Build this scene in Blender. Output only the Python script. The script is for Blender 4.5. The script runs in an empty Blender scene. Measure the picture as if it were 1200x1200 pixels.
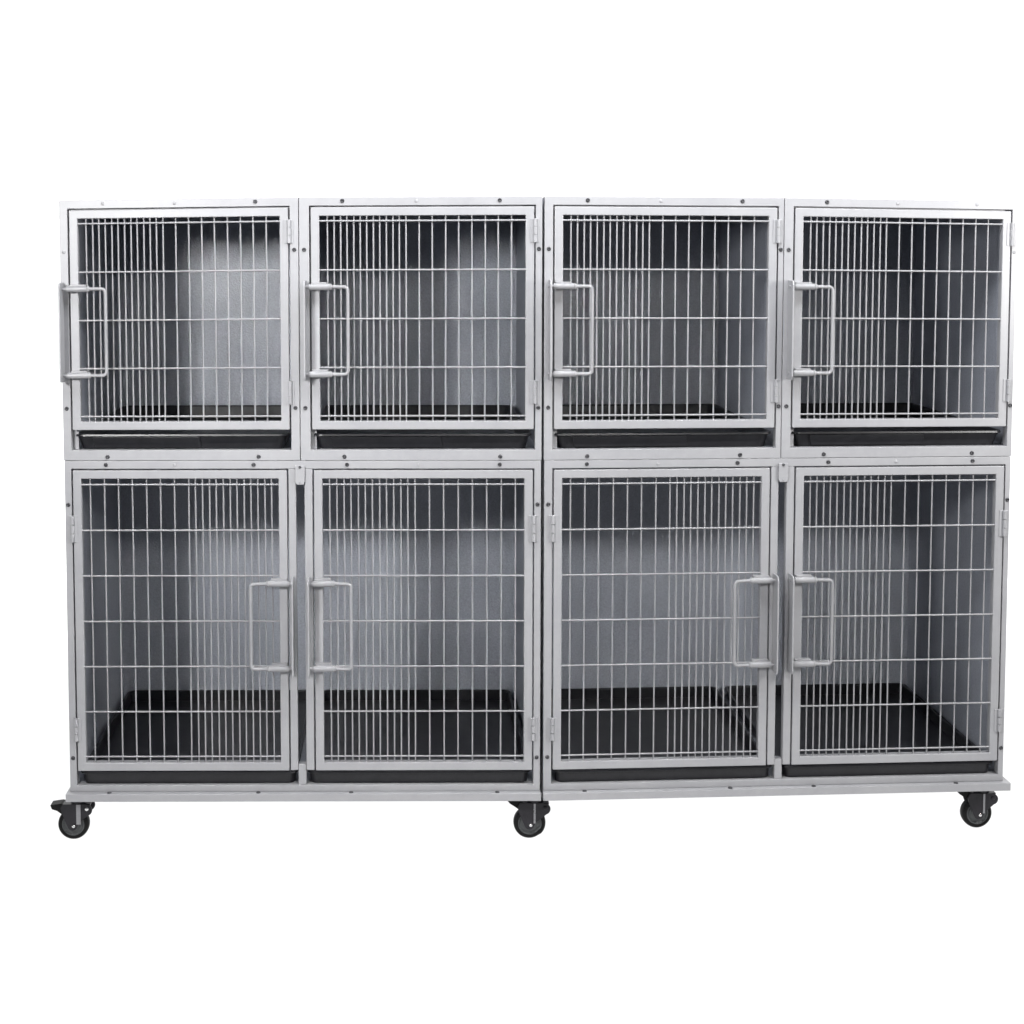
import bpy, math
from mathutils import Vector

scene = bpy.context.scene
COL = scene.collection
PI = math.pi

# ------------------------------------------------------------------ scene / view
scene.render.engine = 'CYCLES'
scene.view_settings.view_transform = 'Standard'
try:
    scene.view_settings.look = 'None'
except Exception:
    pass
scene.view_settings.exposure = 0.0
scene.view_settings.gamma = 1.0
scene.view_settings.use_curve_mapping = False
scene.cycles.max_bounces = 10
scene.cycles.diffuse_bounces = 5
scene.cycles.glossy_bounces = 4
scene.cycles.use_denoising = True
scene.cycles.sample_clamp_indirect = 4.0

world = bpy.data.worlds.new('World')
scene.world = world
world.use_nodes = True
bg = world.node_tree.nodes['Background']
bg.inputs[0].default_value = (0.80, 0.84, 0.92, 1)
bg.inputs[1].default_value = 0.05

# ------------------------------------------------------------------ materials
def new_mat(name):
    m = bpy.data.materials.new(name)
    m.use_nodes = True
    nt = m.node_tree
    return m, nt, nt.nodes['Principled BSDF']

def paint(name, a, b, rough, bump_scale, bump_str, blotch=6.0, spec=0.5, metal=0.0, speck=0.0, speck_scale=200):
    """powder coat: two close tones in soft blotches, fine orange-peel bump, uneven gloss"""
    m, nt, p = new_mat(name)
    tc = nt.nodes.new('ShaderNodeTexCoord')
    n1 = nt.nodes.new('ShaderNodeTexNoise')
    n1.inputs['Scale'].default_value = blotch
    n1.inputs['Detail'].default_value = 6
    n1.inputs['Roughness'].default_value = 0.65
    nt.links.new(tc.outputs['Object'], n1.inputs['Vector'])
    cr = nt.nodes.new('ShaderNodeValToRGB')
    cr.color_ramp.elements[0].position = 0.32
    cr.color_ramp.elements[1].position = 0.70
    cr.color_ramp.elements[0].color = (*a, 1)
    cr.color_ramp.elements[1].color = (*b, 1)
    nt.links.new(n1.outputs['Fac'], cr.inputs['Fac'])
    if speck > 0:
        n3 = nt.nodes.new('ShaderNodeTexNoise')
        n3.inputs['Scale'].default_value = speck_scale
        n3.inputs['Detail'].default_value = 3
        n3.inputs['Roughness'].default_value = 0.7
        nt.links.new(tc.outputs['Object'], n3.inputs['Vector'])
        m3 = nt.nodes.new('ShaderNodeMapRange')
        m3.inputs['From Min'].default_value = 0.30
        m3.inputs['From Max'].default_value = 0.70
        m3.inputs['To Min'].default_value = 1.0 - speck
        m3.inputs['To Max'].default_value = 1.0 + speck
        nt.links.new(n3.outputs['Fac'], m3.inputs['Value'])
        hs = nt.nodes.new('ShaderNodeVectorMath')
        hs.operation = 'SCALE'
        nt.links.new(cr.outputs['Color'], hs.inputs[0])
        nt.links.new(m3.outputs['Result'], hs.inputs['Scale'])
        nt.links.new(hs.outputs['Vector'], p.inputs['Base Color'])
    else:
        nt.links.new(cr.outputs['Color'], p.inputs['Base Color'])
    mr = nt.nodes.new('ShaderNodeMapRange')
    mr.inputs['To Min'].default_value = rough - 0.06
    mr.inputs['To Max'].default_value = rough + 0.08
    nt.links.new(n1.outputs['Fac'], mr.inputs['Value'])
    nt.links.new(mr.outputs['Result'], p.inputs['Roughness'])
    n2 = nt.nodes.new('ShaderNodeTexNoise')
    n2.inputs['Scale'].default_value = bump_scale
    n2.inputs['Detail'].default_value = 2
    nt.links.new(tc.outputs['Object'], n2.inputs['Vector'])
    bp = nt.nodes.new('ShaderNodeBump')
    bp.inputs['Strength'].default_value = bump_str
    bp.inputs['Distance'].default_value = 0.001
    nt.links.new(n2.outputs['Fac'], bp.inputs['Height'])
    nt.links.new(bp.outputs['Normal'], p.inputs['Normal'])
    p.inputs['Specular IOR Level'].default_value = spec
    p.inputs['Metallic'].default_value = metal
    return m

M_PAINT = paint('white_powder_coat', (0.282, 0.283, 0.298), (0.318, 0.318, 0.330), 0.40, 420, 0.12, blotch=7, speck=0.03, speck_scale=60)
M_WIRE = paint('white_wire_coat', (0.240, 0.240, 0.252), (0.280, 0.280, 0.290), 0.36, 300, 0.1)
M_PANEL = paint('hammered_grey_panel', (0.335, 0.355, 0.405), (0.375, 0.392, 0.440), 0.30, 230, 1.0, blotch=5, spec=0.75, speck=0.17, speck_scale=190)
M_TRAY = paint('black_tray_plastic', (0.008, 0.008, 0.010), (0.014, 0.014, 0.017), 0.34, 300, 0.2, blotch=12, spec=0.36, speck=0.25, speck_scale=60)
M_SCREW = paint('dark_screw', (0.05, 0.05, 0.055), (0.08, 0.08, 0.085), 0.38, 300, 0.1, metal=0.6)
M_RUBBER = paint('black_rubber', (0.005, 0.005, 0.005), (0.010, 0.010, 0.010), 0.5, 200, 0.3, blotch=20, spec=0.12)
M_HUB = paint('dark_nylon_hub', (0.055, 0.058, 0.060), (0.09, 0.095, 0.097), 0.30, 200, 0.2, blotch=20, spec=0.2)
M_FORK = paint('dark_caster_steel', (0.012, 0.012, 0.014), (0.024, 0.022, 0.027), 0.36, 200, 0.15, blotch=30, spec=0.25)
M_STEEL = paint('grey_caster_steel', (0.18, 0.18, 0.19), (0.28, 0.28, 0.29), 0.28, 200, 0.15, blotch=30, metal=0.5)
M_ZINC = paint('bright_zinc', (0.62, 0.62, 0.62), (0.75, 0.75, 0.75), 0.25, 200, 0.1, metal=1.0)

def acrylic(name):
    """matt white translucent acrylic, added so that unseen lamps behind turn it pure white"""
    m = bpy.data.materials.new(name)
    m.use_nodes = True
    nt = m.node_tree
    nt.nodes.clear()
    out = nt.nodes.new('ShaderNodeOutputMaterial')
    t = nt.nodes.new('ShaderNodeBsdfTranslucent')
    t.inputs['Color'].default_value = (0.93, 0.93, 0.93, 1)
    d = nt.nodes.new('ShaderNodeBsdfDiffuse')
    d.inputs['Color'].default_value = (0.9, 0.9, 0.9, 1)
    mx = nt.nodes.new('ShaderNodeMixShader')
    mx.inputs[0].default_value = 0.12
    nt.links.new(t.outputs[0], mx.inputs[1])
    nt.links.new(d.outputs[0], mx.inputs[2])
    nt.links.new(mx.outputs[0], out.inputs['Surface'])
    return m
M_ACRYL = acrylic('white_acrylic')

# ------------------------------------------------------------------ mesh building
# Lens barrel distortion put into the shape: each half recedes towards its outer end.
BOW_L, BOW_R, GAP = -0.042, 0.0102, 0.0032
def warp(p):
    x, y, z = p
    # lens barrel distortion again, put into the shape: top edge drops at both ends
    z += (0.0035 - 0.0108 * (x / 1.18) ** 2) * max(0.0, min(1.0, (z - 0.985) / 0.64))
    if x < 0:
        return (x, y + x * math.tan(BOW_L), z)
    return (x + GAP, y + x * math.tan(BOW_R), z)

class MB:
    def __init__(self):
        self.v, self.f, self.m, self.s, self.mi = [], [], [], [], 0
    def add(self, verts, faces, smooth=False):
        o = len(self.v)
        self.v += [tuple(p) for p in verts]
        for f in faces:
            self.f.append(tuple(i + o for i in f)); self.m.append(self.mi); self.s.append(smooth)
    def box(self, x0, x1, y0, y1, z0, z1):
        self.add([(x0,y0,z0),(x1,y0,z0),(x1,y1,z0),(x0,y1,z0),(x0,y0,z1),(x1,y0,z1),(x1,y1,z1),(x0,y1,z1)],
                 [(0,3,2,1),(4,5,6,7),(0,1,5,4),(1,2,6,5),(2,3,7,6),(3,0,4,7)])
    def hexa(self, lo, hi):
        """lo, hi: four corner points each, counter-clockwise seen from above"""
        self.add(list(lo) + list(hi), [(0,3,2,1),(4,5,6,7),(0,1,5,4),(1,2,6,5),(2,3,7,6),(3,0,4,7)])
    def tube(self, pts, r, n=10, cap=True):
        pts = [Vector(p) for p in pts]
        rings = []
        for i, p in enumerate(pts):
            if i == 0: d = pts[1] - pts[0]
            elif i == len(pts) - 1: d = pts[-1] - pts[-2]
            else: d = (pts[i+1] - p).normalized() + (p - pts[i-1]).normalized()
            d.normalize()
            up = Vector((0, 1, 0)) if abs(d.y) < 0.9 else Vector((0, 0, 1))
            a = d.cross(up).normalized(); b = a.cross(d).normalized()
            rr = r if not isinstance(r, (list, tuple)) else r[i]
            rings.append([p + (a * math.cos(2*PI*k/n) + b * math.sin(2*PI*k/n)) * rr for k in range(n)])
        vs = [q for ring in rings for q in ring]
        fs = []
        for i in range(len(rings) - 1):
            for k in range(n):
                k2 = (k + 1) % n
                fs.append((i*n + k, (i+1)*n + k, (i+1)*n + k2, i*n + k2))
        self.add(vs, fs, True)
        if cap:
            self.add(rings[0], [tuple(range(n))]); self.add(rings[-1], [tuple(range(n))[::-1]])
    def lathe_y(self, c, prof, n=40):
        """prof: (radius, y) pairs turned about the y axis through c"""
        vs, fs = [], []
        for (r, y) in prof:
            for k in range(n):
                a = 2*PI*k/n
                vs.append((c[0] + r*math.cos(a), c[1] + y, c[2] + r*math.sin(a)))
        for i in range(len(prof) - 1):
            for k in range(n):
                k2 = (k+1) % n
                fs.append((i*n+k, i*n+k2, (i+1)*n+k2, (i+1)*n+k))
        self.add(vs, fs, True)
    def prism_y(self, poly, y0, y1):
        """(x, z) outline, counter-clockwise seen from -y, given thickness along y"""
        n = len(poly)
        vs = [(x, y0, z) for x, z in poly] + [(x, y1, z) for x, z in poly]
        fs = [tuple(range(n)), tuple(range(2*n - 1, n - 1, -1))]
        for k in range(n):
            k2 = (k+1) % n
            fs.append((k, k+n, k2+n, k2))
        self.add(vs, fs)
    def ring(self, x0, x1, z0, z1, a0, a1, c0, c1, y0, y1):
        """a welded frame in one piece: outer x0..x1 z0..z1, opening a0..a1 c0..c1, thickness y0..y1"""
        o = [(x0, z0), (x1, z0), (x1, z1), (x0, z1)]
        n = [(a0, c0), (a1, c0), (a1, c1), (a0, c1)]
        vs = [(x, y0, z) for x, z in o] + [(x, y0, z) for x, z in n] + [(x, y1, z) for x, z in o] + [(x, y1, z) for x, z in n]
        fs = []
        for k in range(4):
            q = (k + 1) % 4
            fs += [(k, q, 4+q, 4+k), (8+q, 8+k, 12+k, 12+q), (q, k, 8+k, 8+q), (4+k, 4+q, 12+q, 12+k)]
        self.add(vs, fs)
    def screw(self, x, z, y=0.0, r=0.0052):
        """pan head screw on a front face, with its cross recess"""
        old, self.mi = self.mi, 1
        self.lathe_y((x, y, z), [(r, 0.001), (r, -0.0012), (r*0.8, -0.0026), (r*0.42, -0.0031), (r*0.36, -0.0012), (0.0001, -0.0012)], 16)
        self.mi = old
    def plug(self, x, z, y=0.0, r=0.0045):
        self.lathe_y((x, y, z), [(r, 0.001), (r, -0.0005), (r*0.7, -0.0013), (0.0001, -0.0016)], 14)
    def build(self, name, mats, parent=None, loc=None, bevel=0.0, warped=True):
        if not isinstance(mats, (list, tuple)): mats = [mats]
        vs = [warp(p) for p in self.v] if warped else self.v
        org = Vector((0, 0, 0))
        if parent is not None:
            org = ORIGIN[parent.name]
        elif loc is not None:
            org = Vector(loc)
        me = bpy.data.meshes.new(name)
        me.from_pydata([tuple(Vector(p) - org) for p in vs], [], self.f)
        for m in mats: me.materials.append(m)
        for i, p in enumerate(me.polygons):
            p.material_index = self.m[i]; p.use_smooth = self.s[i]
        me.update()
        o = bpy.data.objects.new(name, me)
        COL.objects.link(o)
        if parent is not None: o.parent = parent
        else: o.location = org
        ORIGIN[o.name] = org
        if bevel > 0:
            b = o.modifiers.new('bevel', 'BEVEL')
            b.width = bevel; b.segments = 2; b.limit_method = 'ANGLE'; b.angle_limit = math.radians(50)
        return o

ORIGIN = {}
def thing(name, label, cat, base, group=None):
    o = bpy.data.objects.new(name, None)
    o.empty_display_size = 0.1
    COL.objects.link(o)
    o.location = warp(base)
    ORIGIN[o.name] = Vector(warp(base))
    o['label'] = label; o['category'] = cat
    if group: o['group'] = group
    return o
def sub(mb, name, mats, parent, bevel=0.0):
    """a child of a part: the part mesh sits at its thing's origin"""
    return mb.build(name, mats, parent, bevel=bevel)

DEPTH = 0.70

# ------------------------------------------------------------------ doors
DENSE, TOTAL = 13, 21
def bar_positions(x0, x1, latch_left):
    w = x1 - x0
    fr = [0.0395 + i * 0.0317 for i in range(13)] + [0.0395 + 12 * 0.0317 + (j + 1) * 0.0640 for j in range(8)]
    return [x0 + f*w for f in fr] if latch_left else [x1 - f*w for f in fr]
def bar_positions_low(x0, x1, latch_left):
    w = x1 - x0
    fr = [0.036 + i * 0.0352 for i in range(13)] + [0.036 + 12 * 0.0352 + (j + 1) * 0.0712 for j in range(7)]
    return [x0 + f*w for f in fr] if latch_left else [x1 - f*w for f in fr]

def make_door(parent, x0, x1, z0, z1, latch_left, n_rows, zl, hz, low):
    ST = 0.0208
    d = MB()
    y0, y1 = -0.0015, 0.0185
    d.ring(x0, x1, z0, z1, x0+ST, x1-ST, z0+ST, z1-ST, y0, y1)
    door = d.build('door', [M_PAINT, M_SCREW], parent, bevel=0.0016)
    ox0, ox1, oz0, oz1 = x0+ST, x1-ST, z0+ST, z1-ST
    g = MB()
    for i, x in enumerate((bar_positions_low if low else bar_positions)(ox0, ox1, latch_left)):
        w = 0.0006 * math.sin(i * 2.3 + x0 * 9)
        g.tube([(x + w, 0.0065, oz0 - 0.003), (x, 0.0065, (oz0+oz1)/2), (x - w*0.7, 0.0065, oz1 + 0.003)], 0.0020, 8, False)
    e = 0.0125 if not low else 0.015
    for k in range(n_rows):
        z = oz0 + e + (oz1 - oz0 - 2*e) * k / (n_rows - 1)
        g.tube([(ox0 - 0.003, 0.0022, z), (ox1 + 0.003, 0.0022, z)], 0.0022, 8, False)
    sub(g, 'wire_grid', M_WIRE, door)
    # sliding U handle with its two barrels
    s = 1 if latch_left else -1
    xe = x0 if latch_left else x1
    ye = -0.020
    zt, zb = zl
    h = MB()
    R = 0.0042
    xt = xe - s*0.0175; xu = xe + s*0.0905
    c = 0.010
    arc = lambda zc, sg: [(xu - s*c + s*c*math.sin(t), ye - 0.004, zc + sg*(c*math.cos(t) - c)) for t in (0, PI/8, PI/4, 3*PI/8, PI/2)]
    pts = [(xt, ye, zt), (xe + s*0.045, ye, zt)] + arc(zt, 1) + arc(zb, -1)[::-1] + [(xe + s*0.045, ye, zb), (xt, ye, zb)]
    h.tube(pts, R, 12)
    sub(h, 'latch_handle', M_WIRE, door)
    for z in (zt, zb):
        b = MB()
        xa, xb = sorted((xe - s*0.004, xe + s*0.046))
        xm0, xm1 = sorted((xe + s*0.001, xe + s*0.041))
        b.box(xm0, xm1, -0.0165, -0.0012, z - 0.0060, z + 0.0108)          # foot welded to the stile
        b.tube([(xa, ye, z), (xb, ye, z)], 0.0075, 16)
        b.tube([(xe + s*0.0465, ye, z), (xe + s*0.0485, ye, z), (xe + s*0.052, ye, z)], [0.0084, 0.0084, 0.0056], 14)
        sub(b, 'latch_barrel', M_WIRE, door, bevel=0.001)
    # hinges on the far stile
    xh = (x1 + 0.002) if latch_left else (x0 - 0.002)
    for (ha, hb) in hz:
        b = MB()
        L = (hb - ha)
        for q in range(3):
            b.tube([(xh, -0.0050, ha + L*q/3 + 0.0008), (xh, -0.0050, ha + L*(q+1)/3 - 0.0008)], 0.0050, 12)
        sx = 1 if latch_left else -1
        xa, xb = sorted((xh, xh - sx*0.0125)); b.box(xa, xb, -0.0034, -0.0012, ha, hb)
        xa, xb = sorted((xh, xh + sx*0.0105)); b.box(xa, xb, -0.0026, 0.0004, ha, hb)
        sub(b, 'hinge', M_PAINT, door, bevel=0.0006)
    return door

def strike(parent, x, z0, z1):
    """the upright strike fin with two holes' worth of bolt passing through it"""
    b = MB()
    ch = 0.010
    # profile in (y, z): fin standing out from the post, corners cut
    prof = [(-0.0005, z0), (-0.040, z0), (-0.040 - 0.006, z0 + ch), (-0.046, z1 - ch), (-0.040, z1), (-0.0005, z1)]
    n = len(prof)
    vs = [(x - 0.002, y, z) for y, z in prof] + [(x + 0.002, y, z) for y, z in prof]
    fs = [tuple(range(n)), tuple(range(2*n-1, n-1, -1))] + [(k, k+n, (k+1) % n + n, (k+1) % n) for k in range(n)]
    b.add(vs, fs)
    b.build('strike_plate', M_PAINT, parent, bevel=0.0008)

def shell(parent, x0, x1, z0, z1, zf):
    """the sheet metal box behind the front frame: back, two sides, top, floor"""
    t = 0.004
    a, b_ = x0 + 0.0015, x1 - 0.0015
    m = MB(); m.box(a, b_, DEPTH - 0.006, DEPTH - 0.002, z0 + 0.001, z1 - 0.0012); m.build('back_panel', M_PANEL, parent)
    yb = DEPTH - 0.0062
    for xa in (a, b_ - t):
        m = MB(); m.box(xa, xa + t, 0.0255, yb, z0 + 0.001, z1 - 0.0015); m.build('side_panel', M_PANEL, parent)
    m = MB(); m.box(a + t + 0.0002, b_ - t - 0.0002, 0.0255, yb, z1 - 0.0055, z1 - 0.0015); m.build('top_panel', M_PANEL, parent)
    m = MB(); m.box(a + t + 0.0002, b_ - t - 0.0002, 0.0262, yb, zf - 0.003, zf); m.build('floor_panel', M_PANEL, parent)

# ------------------------------------------------------------------ trays
def make_tray(label, x0, x1, zb, zt, y0, y1, group, step):
    """vacuum formed black tray: rolled rim, sloping walls, rounded corners, pressed front"""
    tr = MB()
    R = 0.022
    def ring(inset, z, r):
        pts = []
        xa, xb, ya, yb = x0 + inset, x1 - inset, y0 + inset, y1 - inset
        for (cx, cy, a0) in ((xb - r, ya + r, -PI/2), (xb - r, yb - r, 0), (xa + r, yb - r, PI/2), (xa + r, ya + r, PI)):
            for k in range(7):
                t = a0 + PI/2 * k / 6
                pts.append((cx + r*math.cos(t), cy + r*math.sin(t), z))
        return pts
    sl = 0.016 if zb > 0.5 else 0.009
    rings = [ring(sl, zb, R*0.8), ring(0.006, zt - 0.006, R), ring(0.0, zt - 0.006, R), ring(0.0014, zt - 0.0005, R),
             ring(0.0022, zt, R), ring(0.007, zt, R), ring(0.0095, zt - 0.004, R), ring(sl + 0.003, zb + 0.0035, R*0.8)]
    n = len(rings[0])
    vs = [p for r in rings for p in r]
    fs = []
    for i in range(len(rings) - 1):
        for k in range(n):
            k2 = (k+1) % n
            fs.append((i*n+k, i*n+k2, (i+1)*n+k2, (i+1)*n+k))
    tr.add(vs, fs, False)
    tr.add(rings[0], [tuple(range(n))[::-1]]); tr.add(rings[-1], [tuple(range(n))])
    # pressed panel on the front face, up to the step in it
    xs = x0 + (x1 - x0) * step
    zt2 = zt - 0.0065
    f = lambda z, o: y0 + 0.006 + (sl - 0.006) * (zt - 0.006 - z) / (zt - 0.006 - zb) - o
    za, zc = zb + 0.004, zt2 - 0.001
    xl = x0 + 0.052
    if zb > 0.5: tr.hexa([(xl, f(za, 0.0055), za), (xs + 0.006, f(za, 0.0055), za), (xs + 0.006, f(za, -0.001), za), (xl, f(za, -0.001), za)],
            [(xl - 0.006, f(zc, 0.0055), zc), (xs, f(zc, 0.0055), zc), (xs, f(zc, -0.001), zc), (xl - 0.006, f(zc, -0.001), zc)])
    loc = warp(((x0 + x1)/2, (y0 + y1)/2, zb))
    o = tr.build('plastic_tray', M_TRAY, None, loc, bevel=0.0012)
    o['label'] = label; o['category'] = 'tray'; o['group'] = group
    return o

# ------------------------------------------------------------------ upper cages
ZM, ZT = 0.984, 1.6305
UPPER = [
    # outer x0, x1, door x0, x1, label
    (-1.1800, -0.5978, -1.1565, -0.6225, 'upper single-door cage at the left end, its frame bleached brightest, back wall half lit'),
    (-0.5962, -0.0018, -0.5675, -0.0215, 'second upper cage from the left, above the left double cage, lit only at its right'),
    (0.0008, 0.5942, 0.0255, 0.5775, 'third upper cage from the left, just right of the central seam, evenly dim inside'),
    (0.5958, 1.1840, 0.6225, 1.1680, 'upper single-door cage at the right end, above the darkest lower door'),
]
UP_DZ0, UP_DZ1 = 1.0610, 1.6060
for (x0, x1, dx0, dx1, lab) in UPPER:
    c = thing('pet_cage', lab, 'cage', ((x0+x1)/2, 0, ZM), 'upper single-door pet cages')
    f = MB()
    g = 0.0038
    pl, pr = dx0 - g, dx1 + g
    f.ring(x0, x1, ZM + 0.0005, ZT, pl, pr, 1.0100, UP_DZ1 + g, 0, 0.026)
    f.box(pl, pl + 0.014, 0.0205, 0.0255, 1.0102, UP_DZ1 + g - 0.0002)      # door stop behind the latch stile
    f.box(pl + 0.0142, pr - 0.0002, 0.0205, 0.0255, UP_DZ1 - 0.010, UP_DZ1 + g - 0.0002)
    for k, xs in enumerate((x0 + 0.106, x1 - 0.104)):
        washed_out = (x0 < -1 and k == 0) or (x1 > 1 and k == 1)                  # screws lost in glare: brightness put in as paint-coloured discs
        (f.plug if washed_out else f.screw)(xs, (UP_DZ1 + g + ZT)/2 + 0.001)
        f.screw(xs + 0.002, 0.9935)
    f.plug((x0+x1)/2 - 0.01, (UP_DZ1 + g + ZT)/2)
    xsl, xsr = (x0 + pl)/2, (pr + x1)/2
    for zs in (1.503, 1.1145):  # upper outermost screws bleached by glare are drawn as paint-coloured discs
        (f.plug if x0 < -1 and zs > 1.4 else f.screw)(xsl, zs)
        (f.plug if x1 > 1 and zs > 1.4 else f.screw)(xsr, zs)
    f.build('frame', [M_PAINT, M_SCREW], c, bevel=0.0014)
    shell(c, x0, x1, ZM + 0.001, ZT, 1.0085)
    strike(c, (x0 + pl)/2 + (-0.004 if x0 < -1 else 0.0015), 1.183, 1.428)
    make_door(c, dx0, dx1, UP_DZ0, UP_DZ1, True, 5, (1.4125, 1.1990), ((1.519, 1.577), (1.124, 1.182)), False)

# ------------------------------------------------------------------ lower double cages
ZB = 0.1475
LO_DZ0, LO_DZ1 = 0.2015, 0.9600
LOWER = [
    # x0, x1, left door x0 x1, right door x0 x1, slot x0 x1
    (-1.1790, -0.0030, -1.1585, -0.6305, -0.5640, -0.0230, -0.6085, -0.5875),
    (0.0022, 1.1830, 0.0258, 0.5680, 0.6340, 1.1665, 0.5905, 0.6110),
]
LOWER[0] = LOWER[0] + ('left-hand lower two-door cage, paler inside, over the caster with its brake pedal sticking out',)
LOWER[1] = LOWER[1] + ('right-hand lower two-door cage, greyer, its right compartment dark to the floor',)
for (x0, x1, a0, a1, b0, b1, s0, s1, lab) in LOWER:
    c = thing('double_pet_cage', lab, 'cage', ((x0+x1)/2, 0, ZB), 'lower double pet cages')
    f = MB()
    g = 0.0036
    pl, pr = a0 - g, b1 + g
    zr = LO_DZ1 + g
    ztop = ZM - 0.0005
    f.ring(x0, x1, ZB, ztop, pl, pr, 0.1640, zr, 0, 0.026)
    f.box(s0 + 0.0008, s1 - 0.0008, 0.004, 0.026, 0.1642, 0.2160)            # short centre stub under the slot
    for (p, q) in ((a0, a1), (b0, b1)):
        for xs in (p + 0.082, q - 0.082):
            f.screw(xs, (zr + ztop)/2)
        f.plug((p+q)/2 - 0.012, (zr + ztop)/2)
    for xs in ((x0 + pl)/2, (pr + x1)/2):
        f.screw(xs, 0.874); f.screw(xs, 0.234)
    f.build('frame', [M_PAINT, M_SCREW], c, bevel=0.0014)
    shell(c, x0, x1, ZB, ztop, 0.1620)
    for (p, q) in ((a1 + g, s0), (s1, b0 - g)):
        m = MB(); m.box(p, q, 0.0003, 0.022, LO_DZ0 + 0.0005, zr - 0.0002)
        m.build('mullion', M_PAINT, c, bevel=0.0014)
    k = MB()
    xc = (s0 + s1)/2
    pts = [(xc - 0.0118, 0.972), (xc - 0.0118, 0.932), (xc - 0.0085, 0.925), (xc + 0.0085, 0.925), (xc + 0.0118, 0.932), (xc + 0.0118, 0.972)]
    k.prism_y(pts, -0.0065, -0.0003)
    k.screw(xc, 0.9685, -0.0062, 0.0034)
    k.lathe_y((xc, -0.0065, 0.931), [(0.003, 0.001), (0.003, -0.001), (0.0001, -0.001)], 12)
    k.build('divider_clip', [M_PAINT, M_SCREW], c, bevel=0.0012)
    hz = ((0.781, 0.847), (0.278, 0.336))
    strike(c, (a1 + g + s0)/2 + 0.001, 0.446, 0.694)
    strike(c, (s1 + b0 - g)/2, 0.446, 0.694)
    make_door(c, a0, a1, LO_DZ0, LO_DZ1, False, 7, (0.6800, 0.4665), hz, True)
    make_door(c, b0, b1, LO_DZ0, LO_DZ1, True, 7, (0.6800, 0.4665), hz, True)

# ------------------------------------------------------------------ trays
UPT = [
    (-1.156, -0.6235, 'black plastic tray in the leftmost upper cage, bright glint on its front rim at left', 0.58),
    (-0.567, -0.0225, 'black plastic tray in the second upper cage from the left, front without a glint', 0.58),
    (0.0265, 0.5770, 'black plastic tray in the third upper cage from the left, with a pressed front line', 0.60),
    (0.6235, 1.1670, 'black plastic tray in the rightmost upper cage, thin glint on the right of its rim', 0.62),
]
for (x0, x1, lab, st) in UPT:
    make_tray(lab, x0, x1, 1.0106, 1.0490, 0.008, 0.672, 'black trays of the upper cages', st)
LOT = [
    (-1.157, -0.6090, 'black plastic tray behind the leftmost lower door, grey light across its floor', 0.6),
    (-0.5870, -0.0240, 'black plastic tray behind the second lower door, left of the central seam', 0.6),
    (0.0265, 0.5900, 'black plastic tray behind the third lower door, right of the central seam', 0.6),
    (0.6120, 1.1640, 'black plastic tray behind the rightmost lower door, its right edge slanting in view', 0.6),
]
for (x0, x1, lab, st) in LOT:
    make_tray(lab, x0, x1, 0.1648, 0.1975, 0.0035, 0.685, 'black trays of the lower cages', st)

# ------------------------------------------------------------------ wheeled base
base = thing('wheeled_base', 'pale steel base frame on black swivel casters carrying the whole bank of cages', 'base', (0, 0.33, 0))
BZ0, BZ1 = 0.1268, 0.1470
for (x0, x1) in ((-1.1880, -0.0012), (0.0010, 1.1985)):
    r = MB()
    r.box(x0, x1, -0.0145, 0.030, BZ0, BZ1)
    # the units' fixing screws lie flat on the ledge in front of the cages
    r.mi = 1
    w = (x1 - x0)
    cols = ((x0 + 0.108, -0.708), (-0.476, -0.110)) if x0 < 0 else ((0.106, 0.476), (0.690, 1.058))
    for pr_ in cols:
        for xs in pr_:
            vs, n = [], 14
            for (rr, zz) in ((0.0056, -0.001), (0.0056, 0.0014), (0.004, 0.0028)):
                vs += [(xs + rr*math.cos(2*PI*k/n), -0.0072 + rr*math.sin(2*PI*k/n), BZ1 + zz) for k in range(n)]
            fs = [(i*n+k, i*n+(k+1) % n, (i+1)*n+(k+1) % n, (i+1)*n+k) for i in range(2) for k in range(n)] + [tuple(range(2*n, 3*n))]
            r.add(vs, fs, True)
    r.mi = 0
    r.build('front_rail', [M_PAINT, M_SCREW], base, bevel=0.0014)
    r = MB(); r.box(x0, x1, DEPTH - 0.030, DEPTH + 0.0125, BZ0, BZ1); r.build('rear_rail', M_PAINT, base, bevel=0.0014)
    for (p, q) in ((x0, x0 + 0.042), (x1 - 0.042, x1)):
        r = MB(); r.box(p, q, 0.0302, DEPTH - 0.0302, BZ0, BZ1); r.build('side_rail', M_PAINT, base, bevel=0.0014)

def circle_poly(cx, cz, r, a0, a1, n):
    return [(cx + r*math.cos(a0 + (a1-a0)*k/n), cz + r*math.sin(a0 + (a1-a0)*k/n)) for k in range(n + 1)]

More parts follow.
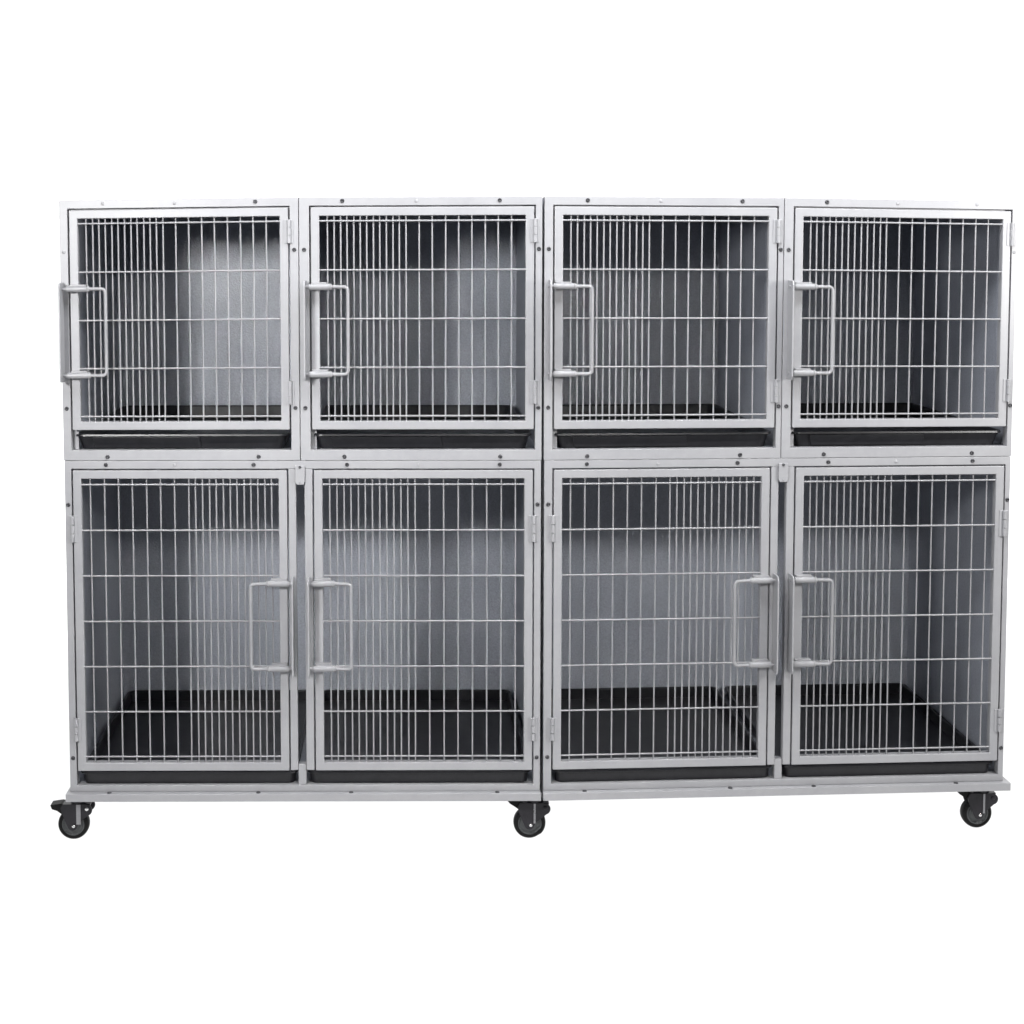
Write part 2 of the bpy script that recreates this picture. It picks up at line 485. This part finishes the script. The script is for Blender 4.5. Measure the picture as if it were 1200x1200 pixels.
def make_caster(x, y, brake_out):
    rw = 0.0395
    zc = rw
    p = MB()
    # mounting plate, bearing race
    pa = max(x - 0.024, -1.184); pb = min(x + 0.050, 1.194)
    p.box(pa, pb, y - 0.03, y + 0.03, BZ0 - 0.0045, BZ0 - 0.0008)
    n = 24
    vs = []
    cxs = x + 0.013
    for (rr, zz) in ((0.024, BZ0 - 0.0046), (0.024, 0.108), (0.020, 0.103), (0.020, 0.096)):
        vs += [(cxs + rr*math.cos(2*PI*k/n), y + rr*math.sin(2*PI*k/n), zz) for k in range(n)]
    fs = [(i*n+k, (i+1)*n+k, (i+1)*n+(k+1) % n, i*n+(k+1) % n) for i in range(3) for k in range(n)]
    p.add(vs, fs, True)
    cast = p.build('caster', M_FORK, base, bevel=0.0006)
    # fork: a crown over the wheel and one cheek each side of it
    k = MB()
    cheek = ([(x - 0.030, 0.085), (x - 0.026, 0.070), (x - 0.012, zc - 0.004)] + circle_poly(x, zc, 0.0125, PI*1.1, PI*1.9, 8)
             + [(x + 0.016, zc + 0.006), (x + 0.030, 0.058)] + circle_poly(x + 0.036, 0.080, 0.0145, -PI*0.42, PI*0.36, 8)
             + [(x + 0.030, 0.0955), (x - 0.024, 0.0955)])
    k.prism_y(cheek, y - 0.0205, y - 0.0175)
    k.prism_y(cheek, y + 0.0175, y + 0.0205)
    k.box(x - 0.024, x + 0.045, y - 0.0174, y + 0.0174, 0.0905, 0.0955)
    k.mi = 1
    k.box(x + 0.0105, x + (0.0215 if brake_out else 0.0155), y - 0.0222, y - 0.0206, zc + 0.004, 0.0950)       # pressed bright rib
    k.tube([(x + 0.016, y - 0.012, 0.0955), (x + 0.016, y - 0.012, 0.1040)], 0.0055, 6)
    k.build('fork', [M_FORK, M_STEEL], cast, bevel=0.001)
    # wheel: tyre ring, web and hub
    w = MB()
    w.lathe_y((x, y, zc), [(0.0285, -0.012), (0.0315, -0.0138), (0.0355, -0.0130), (0.0387, -0.009), (rw, -0.004), (rw, 0.004), (0.0387, 0.009), (0.0355, 0.0130), (0.0315, 0.0138), (0.0285, 0.012)], 48)
    w.mi = 1
    w.lathe_y((x, y, zc), [(0.0286, -0.0121), (0.0268, -0.0128), (0.0255, -0.0105), (0.0235, -0.0085), (0.0150, -0.0085), (0.0125, -0.0150), (0.0001, -0.0155)], 40)
    w.lathe_y((x, y, zc), [(0.0286, 0.0121), (0.0268, 0.0128), (0.0255, 0.0105), (0.0235, 0.0085), (0.0150, 0.0085), (0.0125, 0.0150), (0.0001, 0.0155)], 40)
    w.build('wheel', [M_RUBBER, M_HUB], cast)
    a = MB()
    a.lathe_y((x + 0.003, y, zc), [(0.0045, -0.0205), (0.0045, -0.0235), (0.0032, -0.0248), (0.0001, -0.0252)], 12)
    a.build('axle_bolt', M_ZINC, cast)
    b = MB()
    if brake_out:
        b.prism_y([(x - 0.057, 0.0915), (x - 0.053, 0.0805), (x - 0.040, 0.0765), (x - 0.026, 0.066), (x - 0.004, 0.078), (x - 0.004, 0.0900), (x - 0.030, 0.0955)], y - 0.0165, y + 0.0165)
    else:
        b.prism_y([(x - 0.056, 0.1005), (x - 0.050, 0.0930), (x - 0.034, 0.0825), (x - 0.022, 0.0735), (x - 0.004, 0.078), (x - 0.004, 0.0900), (x - 0.030, 0.1015)], y - 0.0165, y + 0.0165)
    b.build('brake_pedal', M_RUBBER, cast, bevel=0.0016)
    z = MB()
    z.lathe_y((x + 0.037, y, 0.0835), [(0.005, -0.0205), (0.005, -0.0225), (0.0035, -0.0232), (0.0001, -0.0234)], 12)
    z.build('brake_pin', M_ZINC if brake_out else M_FORK, cast)

for (x, out) in ((-1.187, True), (-0.0240, False), (1.1440, False)):
    make_caster(x, 0.072, out)
for x in (-1.170, -0.03, 1.130):
    make_caster(x, 0.640, False)

# ------------------------------------------------------------------ backlit acrylic added under and behind the cages for a pure white surround
sw = MB()
XA, XB, YF, YW, RC, ZTOP = -6.5, 6.5, -0.95, 2.7, 0.9, 4.6
prof = [(YF, 0.0), (0.4, 0.0), (1.0, 0.0), (YW - RC, 0.0)]
for k in range(1, 13):
    t = PI/2 * k / 12
    prof.append((YW - RC + RC*math.sin(t), RC - RC*math.cos(t)))
prof += [(YW, 2.2), (YW, ZTOP)]
vs = []
for (y, z) in prof: vs += [(XA, y, z), (XB, y, z)]
sw.add(vs, [(2*i, 2*i+1, 2*i+3, 2*i+2) for i in range(len(prof) - 1)], True)
bd = sw.build('backdrop', M_ACRYL, None, (0, 0, 0), warped=False)
bd['kind'] = 'structure'
bd['label'] = 'seamless pure white backlit surface added under and behind the cages'

# ------------------------------------------------------------------ lamps
def area(name, loc, target, sx, sy, power, color=(1, 1, 1), shape='RECTANGLE', spread=180):
    l = bpy.data.lights.new(name, 'AREA')
    l.shape = shape; l.size = sx
    if shape in ('RECTANGLE', 'ELLIPSE'): l.size_y = sy
    l.energy = power; l.color = color; l.spread = math.radians(spread)
    o = bpy.data.objects.new(name, l)
    COL.objects.link(o)
    o.location = loc
    d = Vector(target) - Vector(loc)
    o.rotation_euler = d.to_track_quat('-Z', 'Y').to_euler()
    return o
# floor, back and curve lamps: added, unseen, to turn the acrylic pure white
area('added_floor_lamp', (0, 0.59, -0.08), (0, 0.59, 1), 13.0, 3.12, 3.7*13.0*3.12)
area('added_back_lamp', (0, 2.95, 2.3), (0, 0, 2.3), 13.0, 4.6, 5.2*13.0*4.6)
area('added_curve_lamp', (0, 2.60, 0.10), (0, 2.436, 0.264), 13.0, 1.1, 6.6*13.0*1.1)
area('front_lamp', (0.40, -2.90, 2.20), (-0.25, 0.1, 0.46), 0.30, 0.30, 5.0, (1.0, 0.99, 0.97), 'DISK', 62)
# flash head to the upper left, weaker one to the right, strip softbox above the front
area('key_lamp', (-1.75, -2.20, 1.85), (-0.75, 0, 1.15), 0.36, 0.36, 15.2, (1.0, 0.995, 0.99), 'DISK', 79)
area('side_lamp', (1.95, -1.28, 1.55), (0.7, 0, 1.1), 0.30, 0.30, 34, (1.0, 0.985, 0.96), 'DISK')
area('top_softbox', (0.32, -0.60, 2.50), (0.32, -0.15, 1.2), 2.5, 0.4, 57, (0.97, 0.98, 1.0))

# ------------------------------------------------------------------ camera
cam = bpy.data.cameras.new('camera')
co = bpy.data.objects.new('camera', cam)
COL.objects.link(co)
co.location = (-0.3597, -3.5898, 1.515)
co.rotation_euler = (PI/2 - 0.0681, 0.0, -0.0479)
cam.sensor_width = 36.0
cam.lens = 1720.94 / 1200 * 36
cam.shift_x = (600 - 546.57) / 1200
cam.shift_y = -(600 - 404.59) / 1200
cam.clip_start = 0.05
cam.clip_end = 100
scene.camera = co
